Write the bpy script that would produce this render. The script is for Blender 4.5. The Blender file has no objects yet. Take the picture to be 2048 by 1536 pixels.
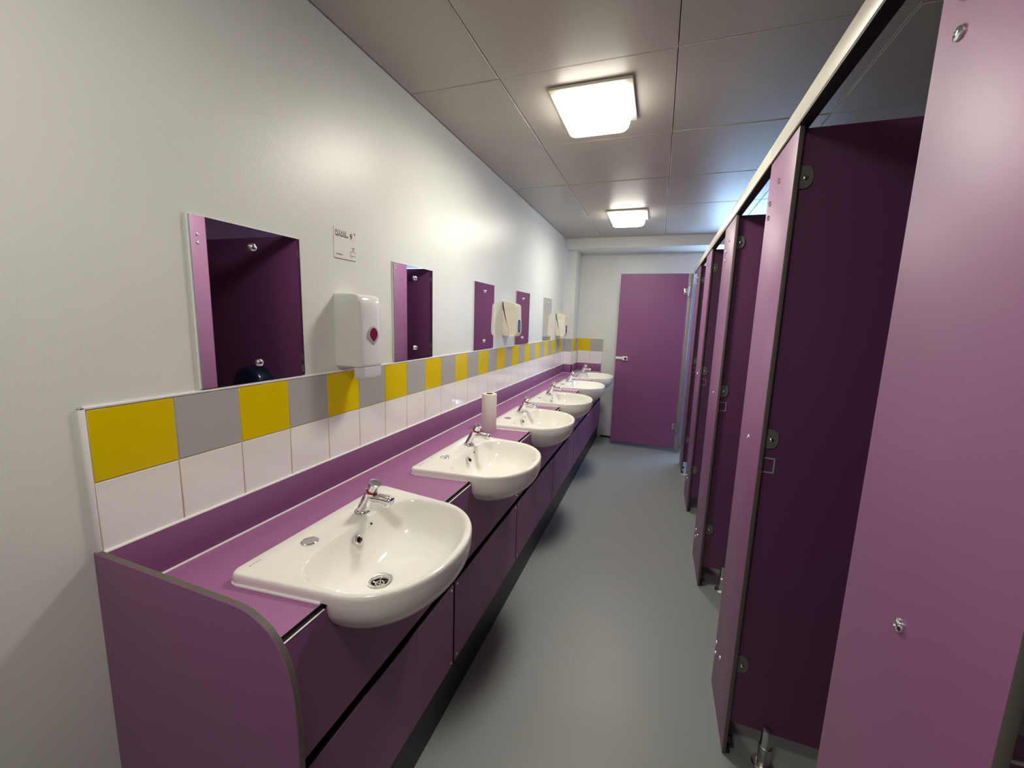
import bpy, bmesh, math, random
from mathutils import Vector, Matrix

random.seed(7)
SC = bpy.context.scene
COL = SC.collection
PI = math.pi

# ------------------------------------------------------------------ helpers
def srgb(r, g, b):
    def c(v):
        v /= 255.0
        return v / 12.92 if v <= 0.04045 else ((v + 0.055) / 1.055) ** 2.4
    return (c(r), c(g), c(b), 1.0)

MATS = {}
def mat(name, color, rough=0.5, metal=0.0, noise=None, bump=None, coat=0.0, spec=0.5, emit=None, alpha_trans=0.0, rnoise=None):
    m = bpy.data.materials.new(name)
    m.use_nodes = True
    nt = m.node_tree
    b = nt.nodes['Principled BSDF']
    b.inputs['Base Color'].default_value = color
    b.inputs['Roughness'].default_value = rough
    b.inputs['Metallic'].default_value = metal
    b.inputs['Coat Weight'].default_value = coat
    b.inputs['Coat Roughness'].default_value = 0.05
    b.inputs['Specular IOR Level'].default_value = spec
    b.inputs['Transmission Weight'].default_value = alpha_trans
    if emit:
        b.inputs['Emission Color'].default_value = emit[0]
        b.inputs['Emission Strength'].default_value = emit[1]
    tc = None
    if noise or bump or rnoise:
        tc = nt.nodes.new('ShaderNodeTexCoord')
    def tex(scale, detail):
        n = nt.nodes.new('ShaderNodeTexNoise')
        n.inputs['Scale'].default_value = scale
        n.inputs['Detail'].default_value = detail
        nt.links.new(tc.outputs['Object'], n.inputs['Vector'])
        return n
    if noise:                                   # (scale, detail, darkest, lightest)
        n = tex(noise[0], noise[1])
        r = nt.nodes.new('ShaderNodeValToRGB')
        r.color_ramp.elements[0].position = 0.3
        r.color_ramp.elements[1].position = 0.7
        r.color_ramp.elements[0].color = (color[0]*noise[2], color[1]*noise[2], color[2]*noise[2], 1)
        r.color_ramp.elements[1].color = (min(1, color[0]*noise[3]), min(1, color[1]*noise[3]), min(1, color[2]*noise[3]), 1)
        nt.links.new(n.outputs['Fac'], r.inputs['Fac'])
        nt.links.new(r.outputs['Color'], b.inputs['Base Color'])
    if rnoise:                                  # (scale, low, high)
        n = tex(rnoise[0], 2)
        mr = nt.nodes.new('ShaderNodeMapRange')
        mr.inputs['To Min'].default_value = rnoise[1]
        mr.inputs['To Max'].default_value = rnoise[2]
        nt.links.new(n.outputs['Fac'], mr.inputs['Value'])
        nt.links.new(mr.outputs['Result'], b.inputs['Roughness'])
    if bump:                                    # (scale, detail, strength, distance)
        n = tex(bump[0], bump[1])
        bp = nt.nodes.new('ShaderNodeBump')
        bp.inputs['Strength'].default_value = bump[2]
        bp.inputs['Distance'].default_value = bump[3]
        nt.links.new(n.outputs['Fac'], bp.inputs['Height'])
        nt.links.new(bp.outputs['Normal'], b.inputs['Normal'])
    MATS[name] = m
    return m

def V(*a): return Vector(a)

class MB:
    """collects shapes; build() links them as ONE mesh object"""
    def __init__(self): self.bm = bmesh.new()
    def poly(self, pts, mi=0):
        vs = [self.bm.verts.new(p) for p in pts]
        f = self.bm.faces.new(vs); f.material_index = mi
        return f
    def box(self, x0, x1, y0, y1, z0, z1, bev=0.0, seg=2, mi=0, M=None, edge_mi=None, thin=None):
        tmp = bmesh.new()
        bmesh.ops.create_cube(tmp, size=1.0)
        for v in tmp.verts:
            v.co = V((x0+x1)/2 + v.co.x*(x1-x0), (y0+y1)/2 + v.co.y*(y1-y0), (z0+z1)/2 + v.co.z*(z1-z0))
        if bev > 0:
            bmesh.ops.bevel(tmp, geom=list(tmp.edges), offset=bev, segments=seg, profile=0.5, affect='EDGES')
        tmp.normal_update()
        for f in tmp.faces:
            f.material_index = mi
            if thin is not None and abs(f.normal['xyz'.index(thin)]) < 0.6: f.material_index = edge_mi
            f.smooth = bev > 0
        self.merge(tmp, M)
    def merge(self, tmp, M=None):
        if M is not None: bmesh.ops.transform(tmp, matrix=M, verts=tmp.verts)
        me = bpy.data.meshes.new('tmp'); tmp.to_mesh(me); tmp.free()
        self.bm.from_mesh(me); bpy.data.meshes.remove(me)
    def prism(self, pts, axis, a, b, bev=0.0, seg=2, mi=0, edge_mi=None, M=None):
        """polygon given in the two other axes (in xyz order), extruded along axis from a to b"""
        tmp = bmesh.new()
        def P(p, t):
            if axis == 'x': return (t, p[0], p[1])
            if axis == 'y': return (p[0], t, p[1])
            return (p[0], p[1], t)
        A = [tmp.verts.new(P(p, a)) for p in pts]; B = [tmp.verts.new(P(p, b)) for p in pts]
        caps = [tmp.faces.new(A), tmp.faces.new(list(reversed(B)))]
        n = len(pts)
        sides = [tmp.faces.new([A[i], B[i], B[(i+1) % n], A[(i+1) % n]]) for i in range(n)]
        for f in caps: f.material_index = mi
        for f in sides: f.material_index = mi if edge_mi is None else edge_mi
        bmesh.ops.recalc_face_normals(tmp, faces=tmp.faces)
        if bev > 0:
            es = [e for c in caps for e in c.edges]
            bmesh.ops.bevel(tmp, geom=list(set(es)), offset=bev, segments=seg, profile=0.5, affect='EDGES')
            for f in tmp.faces: f.smooth = True
        self.merge(tmp, M)
    def lathe(self, prof, M=None, seg=32, mi=0, smooth=True, cap=True):
        """profile [(r, h)], turned about local z"""
        tmp = bmesh.new(); rings = []
        for r, h in prof:
            if r <= 1e-6: rings.append([tmp.verts.new((0, 0, h))])
            else: rings.append([tmp.verts.new((r*math.cos(2*PI*i/seg), r*math.sin(2*PI*i/seg), h)) for i in range(seg)])
        for a, b in zip(rings, rings[1:]):
            for i in range(seg):
                j = (i+1) % seg
                if len(a) == 1 and len(b) == 1: continue
                if len(a) == 1: f = tmp.faces.new([a[0], b[i], b[j]])
                elif len(b) == 1: f = tmp.faces.new([a[i], b[0], a[j]])
                else: f = tmp.faces.new([a[i], b[i], b[j], a[j]])
                f.material_index = mi; f.smooth = smooth
        for r in (rings[0], rings[-1]):
            if cap and len(r) > 1 and prof[0] != prof[-1]:
                f = tmp.faces.new(r); f.material_index = mi
        bmesh.ops.recalc_face_normals(tmp, faces=tmp.faces)
        self.merge(tmp, M)
    def tube(self, pts, r, seg=12, mi=0, caps=True):
        pts = [Vector(p) for p in pts]
        rr = r if isinstance(r, (list, tuple)) else [r]*len(pts)
        tmp = bmesh.new(); rings = []
        up = None
        for i, p in enumerate(pts):
            t = (pts[min(i+1, len(pts)-1)] - pts[max(i-1, 0)]).normalized()
            if up is None: up = t.orthogonal().normalized()
            up = (up - t*up.dot(t)).normalized(); s = t.cross(up)
            rings.append([tmp.verts.new(p + rr[i]*(up*math.cos(2*PI*k/seg) + s*math.sin(2*PI*k/seg))) for k in range(seg)])
        for a, b in zip(rings, rings[1:]):
            for k in range(seg):
                f = tmp.faces.new([a[k], a[(k+1) % seg], b[(k+1) % seg], b[k]]); f.smooth = True; f.material_index = mi
        if caps:
            tmp.faces.new(list(reversed(rings[0]))).material_index = mi; tmp.faces.new(rings[-1]).material_index = mi
        self.merge(tmp)
    def build(self, name, mats, parent=None, sharp=40):
        me = bpy.data.meshes.new(name)
        off = root_loc(parent) if parent else V(0, 0, 0)
        for v in self.bm.verts: v.co -= off
        self.bm.to_mesh(me); self.bm.free()
        for m in (mats if isinstance(mats, (list, tuple)) else [mats]): me.materials.append(MATS[m] if isinstance(m, str) else m)
        if any(p.use_smooth for p in me.polygons):
            me.set_sharp_from_angle(angle=math.radians(sharp))
        o = bpy.data.objects.new(name, me); COL.objects.link(o)
        if parent: o.parent = parent
        return o

def root_loc(o):
    l = V(0, 0, 0)
    while o is not None:
        l = l + o.location; o = o.parent
    return l

def thing(name, label, cat, loc, group=None):
    o = bpy.data.objects.new(name, None); COL.objects.link(o)
    o.location = loc; o.empty_display_size = 0.05
    o['label'] = label; o['category'] = cat
    if group: o['group'] = group
    return o
def tag(o, label, cat, group=None):
    o['label'] = label; o['category'] = cat
    if group: o['group'] = group
    return o
def struct(o, label=None):
    o['kind'] = 'structure'
    if label: o['label'] = label
    return o
def dup(root, loc, label):
    def cp(o, parent):
        c = o.copy(); COL.objects.link(c); c.parent = parent
        for ch in list(o.children): cp(ch, c)
        return c
    r = cp(root, None); r.location = loc; r['label'] = label
    return r

def axis_to(d, at):
    """matrix turning local +z to direction d, placed at point at"""
    return Matrix.Translation(Vector(at)) @ Vector(d).to_track_quat('Z', 'Y').to_matrix().to_4x4()

# ------------------------------------------------------------------ materials
mat('wall_paint', srgb(226, 228, 222), 0.36, noise=(3, 2, 0.97, 1.02), bump=(260, 3, 0.2, 0.002))
mat('ceiling_board', srgb(180, 174, 166), 0.40, noise=(2.2, 3, 0.96, 1.03), bump=(120, 2, 0.03, 0.002))
mat('ceiling_gap', srgb(60, 54, 50), 0.8)
mat('floor_vinyl', srgb(144, 148, 146), 0.4, noise=(700, 2, 0.86, 1.12), bump=(600, 2, 0.07, 0.001), rnoise=(4, 0.34, 0.44))
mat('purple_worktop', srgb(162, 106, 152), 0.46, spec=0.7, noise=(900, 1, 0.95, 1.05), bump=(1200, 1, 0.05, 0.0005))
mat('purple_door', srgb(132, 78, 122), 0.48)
mat('purple_partition', srgb(106, 58, 98), 0.50, spec=0.5)  # same purple laminate, darkened so its colour carries the cubicle shade
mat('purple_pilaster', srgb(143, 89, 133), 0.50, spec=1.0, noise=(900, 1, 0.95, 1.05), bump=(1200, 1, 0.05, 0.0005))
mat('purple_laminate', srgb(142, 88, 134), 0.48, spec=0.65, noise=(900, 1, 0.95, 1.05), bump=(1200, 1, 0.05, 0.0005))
mat('laminate_core', srgb(24, 22, 22), 0.5)
mat('laminate_grey_edge', srgb(98, 92, 86), 0.45)
mat('black_plinth', srgb(20, 20, 22), 0.45)
mat('ceramic', srgb(249, 248, 240), 0.07, spec=0.55)
mat('tile_yellow', srgb(228, 200, 4), 0.17)
mat('tile_grey', srgb(178, 178, 174), 0.17)
mat('tile_white', srgb(243, 240, 238), 0.08)
mat('grout', srgb(206, 190, 160), 0.8)
mat('sealant', srgb(240, 238, 236), 0.45)
mat('chrome', (0.82, 0.82, 0.83, 1), 0.08, 1.0)
mat('steel', (0.62, 0.61, 0.58, 1), 0.28, 1.0)
mat('nylon_grey', srgb(112, 110, 108), 0.5)
mat('dark_hole', srgb(10, 10, 10), 0.6)
mat('red_ring', srgb(180, 30, 40), 0.35)
mat('mirror_silver', (0.93, 0.94, 0.94, 1), 0.015, 1.0)
mat('glass_edge', srgb(150, 165, 175), 0.15)
mat('white_plastic', srgb(226, 226, 224), 0.16)
mat('cream_plastic', srgb(232, 226, 208), 0.3)
mat('seam_grey', srgb(120, 116, 108), 0.6)
mat('clear_plastic', srgb(238, 238, 244), 0.25, alpha_trans=0.25)
mat('maroon_window', srgb(120, 30, 60), 0.15)
mat('grey_ring', srgb(176, 170, 174), 0.3)
mat('blue_window', srgb(20, 30, 110), 0.12)
mat('navy_plastic', srgb(22, 30, 52), 0.2)
mat('sign_plate', srgb(232, 230, 226), 0.25)
mat('sign_ink', srgb(96, 92, 88), 0.6)
mat('sign_black', srgb(36, 34, 36), 0.6)
mat('sign_green', srgb(104, 126, 118), 0.6)
mat('tissue', srgb(228, 222, 214), 0.9, bump=(300, 3, 0.3, 0.002))
mat('cardboard', srgb(120, 92, 62), 0.85)
mat('rail_aluminium', srgb(226, 222, 208), 0.38, 0.25)
mat('lamp_frame', srgb(236, 232, 220), 0.4)
mat('lamp_diffuser', srgb(250, 246, 235), 0.4, emit=((1.0, 0.957, 0.845, 1), 8.0))
mat('lamp_lens', srgb(250, 246, 235), 0.4, emit=((1.0, 0.957, 0.845, 1), 58.0))
mat('lamp_diffuser_dim', srgb(250, 246, 235), 0.4, emit=((1.0, 0.957, 0.86, 1), 6.0))
mat('lamp_lens_dim', srgb(250, 246, 235), 0.4, emit=((1.0, 0.957, 0.86, 1), 40.0))
mat('window_frame', srgb(236, 236, 236), 0.4)
def pane_material():
    m = bpy.data.materials.new('window_glass'); m.use_nodes = True; nt = m.node_tree; nt.nodes.clear()
    o = nt.nodes.new('ShaderNodeOutputMaterial'); mx = nt.nodes.new('ShaderNodeMixShader'); a = nt.nodes.new('ShaderNodeBsdfTransparent'); g_ = nt.nodes.new('ShaderNodeBsdfGlossy')
    g_.inputs['Roughness'].default_value = 0.02; mx.inputs['Fac'].default_value = 0.06
    nt.links.new(a.outputs[0], mx.inputs[1]); nt.links.new(g_.outputs[0], mx.inputs[2]); nt.links.new(mx.outputs[0], o.inputs[0]); MATS['window_glass'] = m
pane_material()
mat('post_grey', srgb(150, 143, 134), 0.4, 0.2)

# ------------------------------------------------------------------ main dimensions (metres)
HC = 2.323            # ceiling
TZ = 1.216            # top of the tile band
WZ = 0.812            # worktop
XF = 0.42             # worktop front edge
YB = 4.06             # front of the bulkhead over the end recess
YP = 4.17             # front of the corner pier
YE = 4.47             # end wall
XR = 2.75             # wall behind the cubicles
Y0 = -1.7             # wall behind the camera
XC = 1.356            # cubicle front plane

# ------------------------------------------------------------------ room shell
b = MB(); b.box(-0.02, XR+0.1, Y0-0.1, YE+0.1, -0.06, 0.0); struct(b.build('floor', 'floor_vinyl'), 'grey speckled vinyl floor')
b = MB(); b.box(-0.1, 0.0, Y0-0.1, YE+0.1, 0.0, HC+0.1); struct(b.build('wall_left', 'wall_paint'), 'white painted wall behind the basins')
WX0, WX1, WZ0, WZ1 = 1.47, 2.50, 0.95, 2.12
b = MB()
b.box(0.0, WX0, YE, YE+0.1, 0.0, HC+0.1); b.box(WX1, XR+0.1, YE, YE+0.1, 0.0, HC+0.1)
b.box(WX0, WX1, YE, YE+0.1, 0.0, WZ0); b.box(WX0, WX1, YE, YE+0.1, WZ1, HC+0.1)
struct(b.build('wall_end', 'wall_paint'), 'white painted end wall')
b = MB(); b.box(0.0, XR+0.1, Y0-0.1, Y0, 0.0, HC+0.1); struct(b.build('wall_back', 'wall_paint'))
b = MB()
b.box(XR, XR+0.1, Y0, YE, 0, HC+0.1)
struct(b.build('wall_right', 'wall_paint'), 'white painted wall behind the cubicles')
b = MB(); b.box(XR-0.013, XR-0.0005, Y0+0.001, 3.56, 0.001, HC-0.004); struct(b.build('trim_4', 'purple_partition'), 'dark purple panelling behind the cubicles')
w = thing('window_1', 'white framed window in the end wall of the last cubicle', 'window', ((WX0+WX1)/2, YE+0.05, WZ0)); w['kind'] = 'structure'; del w['category']
b = MB()
t = 0.045
b.box(WX0, WX1, YE+0.02, YE+0.07, WZ0, WZ0+t); b.box(WX0, WX1, YE+0.02, YE+0.07, WZ1-t, WZ1)
b.box(WX0, WX0+t, YE+0.02, YE+0.07, WZ0+t, WZ1-t); b.box(WX1-t, WX1, YE+0.02, YE+0.07, WZ0+t, WZ1-t)
b.box(WX0+t, WX1-t, YE+0.02, YE+0.07, 1.70, 1.74)
b.build('window_frame', 'window_frame', w)
for z0, z1 in ((WZ0+t, 1.70), (1.74, WZ1-t)):
    b = MB(); b.box(WX0+t, WX1-t, YE+0.042, YE+0.048, z0, z1); b.build('window_pane', 'window_glass', w)

# ceiling: boards with open joints over a dark void
b = MB()
xs = [0.002, 0.395, 1.031, 1.66, 2.295, XR]
ys = []
yy = 1.096
while yy > Y0: yy -= 0.6146
while yy < YB:
    ys.append(yy); yy += 0.6146
ys = [max(Y0, v) for v in ys] + [YB]
g = 0.0028
for i in range(len(xs)-1):
    for j in range(len(ys)-1):
        dz = random.uniform(-0.0012, 0.0012)
        tilt = random.uniform(-0.001, 0.001)
        b.box(xs[i]+g, xs[i+1]-g, ys[j]+g, ys[j+1]-g, HC+dz, HC+0.012+dz, bev=0.0016, seg=1,
              M=Matrix.Translation((0, 0, 0)))
for x in xs[1:-1]: b.box(x-0.0026, x-0.0004, Y0, YB, HC+0.0005, HC+0.016, mi=2)
for y in ys[1:-1]: b.box(0.0, XR, y+0.0004, y+0.0024, HC+0.001, HC+0.0155, mi=2)
b.box(-0.02, XR+0.05, Y0-0.05, YB+0.05, HC+0.016, HC+0.06, mi=1)
struct(b.build('ceiling', ['ceiling_board', 'ceiling_gap', 'lamp_frame']), 'grey white ceiling boards with thin open joints')
b = MB(); b.box(0.0, XR, YB, YE, 2.217, HC+0.06); struct(b.build('trim_1', 'wall_paint'), 'white painted bulkhead across the far end')
b = MB(); b.box(0.0, 0.104, YP, YE, 0.0, 2.217); struct(b.build('trim_2', 'wall_paint'), 'narrow white painted corner pier')
b = MB()
b.box(0.46, 1.30, YE-0.006, YE, 0.0, 0.022, bev=0.002)
struct(b.build('baseboard_end', 'black_plinth'))

# tile band (yellow / grey over white), on the wall, round the pier and on the end wall
b = MB()
T = 0.150; G = 0.0017; TH = 0.006
def tile(axis, face, a0, a1, z0, z1, mi, sgn):
    # axis 'x': tile stands proud of an x plane and runs along y; axis 'y' the other way
    lo, hi = (face, face+TH*sgn) if sgn > 0 else (face+TH*sgn, face)
    if axis == 'x': b.box(lo, hi, a0+G, a1-G, z0+G, z1-G, bev=0.0006, seg=1, mi=mi)
    else: b.box(a0+G, a1-G, lo, hi, z0+G, z1-G, bev=0.0006, seg=1, mi=mi)
def run(axis, face, a0, a1, start, first, sgn):
    k = 0; a = start
    while a < a1 - 0.005:
        e = min(a+T, a1); s = max(a, a0)
        if e - s > 0.004:
            tile(axis, face, s, e, TZ-T, TZ, 0 if (k+first) % 2 == 0 else 1, sgn)
            tile(axis, face, s, e, TZ-2*T, TZ-T, 2, sgn)
        a += T; k += 1
run('x', 0.0, 0.0, YP, 0.0, 0, 1)
b.box(0.0, 0.0045, 0.0, YP, TZ-2*T, TZ, mi=3)
run('y', YP, 0.006, 0.104, 0.0, 1, -1)
b.box(0.006, 0.104, YP-0.0045, YP, TZ-2*T, TZ, mi=3)
run('x', 0.104, YP, YE, YP, 0, 1)
b.box(0.104, 0.1085, YP, YE, TZ-2*T, TZ, mi=3)
run('y', YE, 0.11, 0.428, 0.12, 0, -1)
b.box(0.11, 0.424, YE-0.0045, YE, TZ-2*T, TZ, mi=3)
# filler bead along the top and the near end
b.box(0.0, 0.0075, -0.010, YP, TZ, TZ+0.006, bev=0.002, mi=4)
b.box(0.0, 0.0075, -0.010, 0.0, TZ-2*T, TZ+0.006, bev=0.002, mi=4)
b.box(0.108, 0.428, YE-0.0075, YE, TZ, TZ+0.006, bev=0.002, mi=4)
struct(b.build('trim_3', ['tile_yellow', 'tile_grey', 'tile_white', 'grout', 'sealant']), 'band of yellow and grey tiles over a row of white tiles')

# ------------------------------------------------------------------ basin shape
BX = 0.40                                   # scaling centre of the plan outlines
def outline():
    p = []
    r = 0.020
    bx, hw = 0.177, 0.262
    def side(u):                            # half of the outline from back middle to front middle, sign u
        q = [(bx, 0.0), (bx, u*0.12), (bx, u*(hw-r))]
        for k in range(1, 6):
            a = PI/2*k/6
            q.append((bx + r - r*math.cos(a), u*(hw - r + r*math.sin(a))))
        q.append((bx+r, u*hw))
        for k in range(1, 6):
            t = k/6; q.append((bx+r + t*(0.43-bx-r), u*(hw + t*(0.2365-hw) )))
        for k in range(0, 25):
            a = PI/2*k/24
            q.append((0.43 + 0.190*math.sin(a)**0.98, u*0.2365*math.cos(a)**0.94 if k < 24 else 0.0))
        return q
    A = side(1); B = side(-1)
    return A[:-1] + [A[-1]] + list(reversed(B[1:-1]))
OUT = outline()
def ray_hit(poly, c, ang):
    d = (math.cos(ang), math.sin(ang)); best = None
    n = len(poly)
    for i in range(n):
        x1, y1 = poly[i]; x2, y2 = poly[(i+1) % n]
        ex, ey = x2-x1, y2-y1
        den = d[0]*ey - d[1]*ex
        if abs(den) < 1e-12: continue
        t = ((x1-c[0])*ey - (y1-c[1])*ex)/den
        s = ((x1-c[0])*d[1] - (y1-c[1])*d[0])/den
        if t > 0 and -1e-6 <= s <= 1+1e-6:
            if best is None or t > best: best = t
    return best
NB = 128
ANG = [2*PI*k/NB for k in range(NB)]
# sharpen sampling at the back corners by adding their own directions
CO = (BX, 0.0)
ANG += [math.atan2(u*w_, x_-BX) % (2*PI) for u in (1, -1) for (x_, w_) in ((0.177, 0.242), (0.181, 0.254), (0.186, 0.259), (0.197, 0.262))]
ANG = sorted(ANG); NB = len(ANG)
RO = [ray_hit(OUT, CO, a) for a in ANG]
def sup(a):                                 # bowl opening
    cx, au = 0.432, 0.212
    pts = []
    return cx, au
OPEN = []
for k in range(200):
    a = 2*PI*k/200
    ca, sa = math.cos(a), math.sin(a)
    ax_ = 0.172 if ca > 0 else 0.136
    e = 2/2.25 if ca > 0 else 2/3.4
    OPEN.append((0.425 + ax_*math.copysign(abs(ca)**e, ca), 0.219*math.copysign(abs(sa)**e, sa)))
RI = [ray_hit(OPEN, CO, a) for a in ANG]
def lerp(a, b, t): return a + (b-a)*t
UNDER = [(s_, z_*0.88 if z_ < 0 else z_) for s_, z_ in ((1.0, 0.006), (0.9985, -0.006), (0.995, -0.018), (0.986, -0.032), (0.966, -0.048), (0.925, -0.066), (0.86, -0.085), (0.765, -0.105), (0.63, -0.126), (0.46, -0.142), (0.26, -0.152), (0.1, -0.155))]
def under_s(z):
    for (s1, z1), (s2, z2) in zip(UNDER, UNDER[1:]):
        if z2 <= z <= z1: return lerp(s1, s2, (z1-z)/(z1-z2))
    return UNDER[0][0] if z > UNDER[0][1] else 0.0
def half_width(x):                          # half width of the outline at depth x
    w = 0
    n = len(OUT)
    for i in range(n):
        x1, y1 = OUT[i]; x2, y2 = OUT[(i+1) % n]
        if (x1-x)*(x2-x) <= 0 and abs(x1-x2) > 1e-9:
            w = max(w, abs(y1 + (y2-y1)*(x-x1)/(x2-x1)))
    return w
def basin_body(bm_, yc):
    rings = []
    def ring(fn):
        r = []
        for k, a in enumerate(ANG):
            x, u, z = fn(k, a)
            r.append(bm_.verts.new((x, yc+u, WZ+z)))
        rings.append(r)
    def P(c, R, a): return (c[0] + R*math.cos(a), c[1] + R*math.sin(a))
    def sm(e0, e1, x):
        t = max(0, min(1, (x-e0)/(e1-e0))); return t*t*(3-2*t)
    # underside, from the bottom up
    for s, z in reversed(UNDER):
        def fn(k, a, s=s, z=z):
            x, u = P(CO, RO[k]*s, a)
            if z < 0.0:
                x0, u0 = P(CO, RO[k], a)
                f = sm(0.412, 0.436, x0)          # only the front part stands clear of the worktop
                s2 = lerp(min(s, 0.935), s, f)
                x, u = P(CO, RO[k]*s2, a)
            return x, u, z
        if z < 0: ring(fn)
    def fz(k, a):
        x0, u0 = P(CO, RO[k], a); f = sm(0.412, 0.436, x0)
        x, u = P(CO, RO[k]*lerp(0.94, 0.9995, f), a)
        return x, u, lerp(0.001, -0.001, f)
    ring(fz)
    for s, z in ((0.999, 0.001), (1.0, 0.006), (1.0, 0.013), (0.998, 0.018), (0.993, 0.0222), (0.984, 0.0245), (0.972, 0.0255)):
        ring(lambda k, a, s=s, z=z: (*P(CO, RO[k]*s, a), z))
    # deck to the bowl lip
    for t, z in ((0.35, 0.0255), (0.7, 0.0252)):
        ring(lambda k, a, t=t, z=z: (*P(CO, lerp(RO[k]*0.972, RI[k]*1.035, t), a), z))
    for s, z in ((1.035, 0.0248), (1.015, 0.0235), (1.0, 0.0205), (0.985, 0.0155), (0.968, 0.008), (0.945, -0.004), (0.915, -0.020), (0.875, -0.037),
                 (0.82, -0.056), (0.74, -0.072), (0.63, -0.0855), (0.50, -0.095), (0.36, -0.1015), (0.24, -0.1055), (0.145, -0.1085)):
        def fn(k, a, s=s, z=z):
            t = max(0, (1-s))
            c = (BX - 0.02*t, 0.0)
            R = RI[k]*s
            if s < 0.4:                        # towards a round waste
                R = lerp(0.030, R, max(0.0, (s-0.145)/0.255))
            x, u = P(CO, R, a)
            return x - 0.018*t, u - 0.010*t, z
        ring(fn)
    for r, z in ((0.026, -0.112), (0.022, -0.128)):
        ring(lambda k, a, r=r, z=z: (CO[0] - 0.0155 + r*math.cos(a), r*math.sin(a) - 0.0087, z))
    for a, c in zip(rings, rings[1:]):
        for i in range(NB):
            j = (i+1) % NB
            f = bm_.faces.new([a[i], a[j], c[j], c[i]]); f.smooth = True
    f = bm_.faces.new(list(reversed(rings[0]))); f.smooth = True
    bm_.faces.new(rings[-1])
    bmesh.ops.recalc_face_normals(bm_, faces=bm_.faces)
WASTE = (CO[0]-0.0155, -0.0087, WZ-0.1085)

BC = [0.388, 1.078, 1.812, 2.500, 3.235, 3.955]      # basin centres along the wall

# ------------------------------------------------------------------ vanity
ORD6 = ['nearest the camera', 'second from the camera', 'third from the camera', 'fourth from the camera', 'fifth from the camera', 'farthest from the camera']
wt = thing('worktop', 'long purple laminate worktop along the left wall holding the basins', 'worktop', (0.2, 2.2, WZ))
b = MB()
front = [(XF, 0.0)]
for c in BC:
    hw = half_width(0.42)
    pts = []
    for s in (-1, 1):
        q = []
        for x in (XF, 0.38, 0.33, 0.28, 0.23, 0.205):
            q.append((x, c + s*(half_width(BX+(x-BX)/0.955)*0.955)))
        pts.append(q)
    front += pts[0] + list(reversed(pts[1]))
front += [(XF, YE-0.001), (0.105, YE-0.001), (0.105, YP-0.001), (0.001, YP-0.001), (0.001, 0.0)]
# counter-clockwise outline seen from above is not needed: normals are recalculated
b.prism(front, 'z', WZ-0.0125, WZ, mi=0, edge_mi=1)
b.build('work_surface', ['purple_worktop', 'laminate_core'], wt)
U = 0.012
b = MB(); b.box(0.0005, U, 0.0005, YP-0.001, WZ, WZ+0.1035, bev=0.0008, mi=0, edge_mi=1, thin='x'); b.build('upstand', ['purple_laminate', 'laminate_core'], wt)
b = MB(); b.box(U, 0.104, YP-U-0.0005, YP-0.0005, WZ, WZ+0.1035, bev=0.0008, mi=0, edge_mi=1, thin='y'); b.build('upstand', ['purple_laminate', 'laminate_core'], wt)
b = MB(); b.box(0.1045, 0.1045+U, YP-U, YE-0.0005, WZ, WZ+0.1035, bev=0.0008, mi=0, edge_mi=1, thin='x'); b.build('upstand', ['purple_laminate', 'laminate_core'], wt)
b = MB(); b.box(0.1045+U, 0.412, YE-U-0.0005, YE-0.0005, WZ, WZ+0.1035, bev=0.0008, mi=0, edge_mi=1, thin='y'); b.build('upstand', ['purple_laminate', 'laminate_core'], wt)
b = MB()
rs = 0.0035
for z, xo in ((WZ+0.001, U+0.001), (TZ-2*T+0.0005, 0.0075)):
    r_ = rs if z < 0.9 else 0.0042
    b.tube([(xo, 0.001, z), (xo, YP-xo, z), (0.104+xo, YP-xo, z), (0.104+xo, YE-xo, z), (0.41, YE-xo, z)], r_, seg=8)
b.build('sealant_bead', 'sealant', wt)

ep = MB()
prof = [(0.0005, 0.002), (0.0005, 0.922), (0.395, 0.922)]
for x, z in ((0.416, 0.9205), (0.438, 0.916), (0.460, 0.9065), (0.478, 0.8955), (0.494, 0.879), (0.508, 0.857), (0.518, 0.833), (0.525, 0.803), (0.529, 0.768), (0.531, 0.72), (0.532, 0.66), (0.532, 0.002)):
    prof.append((x, z))
ep.prism(prof, 'y', -0.0125, -0.0005, bev=0.0012, seg=1, mi=0, edge_mi=1)
ep_o = ep.build('end_panel', ['purple_laminate', 'laminate_grey_edge'])
tag(ep_o, 'purple end panel with grey rounded edge closing the near end of the basin run', 'panel')

FX0, FX1 = 0.4205, 0.4325                 # front panel skin
fs = thing('fascia_panel', 'long purple fascia board cut around the basins under the worktop', 'panel', (FX1, 2.2, 0.65))
b = MB()
ztop, zbot = WZ-0.007, 0.515
poly = [(0.0, ztop)]
for c in BC:
    left = []
    for z in [ztop-WZ - k*0.012 for k in range(0, 14)]:
        s = under_s(z)
        if s <= 0.02: break
        xx = BX + (FX1-BX)/s
        if xx > 0.618: break
        left.append((s*half_width(xx) + 0.0015, WZ+z))
    poly += [(c - h, z) for h, z in left] + [(c + h, z) for h, z in reversed(left)]
poly += [(YE-0.002, ztop), (YE-0.002, zbot), (0.0, zbot)]
b.prism(poly, 'x', FX0, FX1, mi=0, edge_mi=1)
b.build('board', ['purple_laminate', 'laminate_core'], fs)
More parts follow.
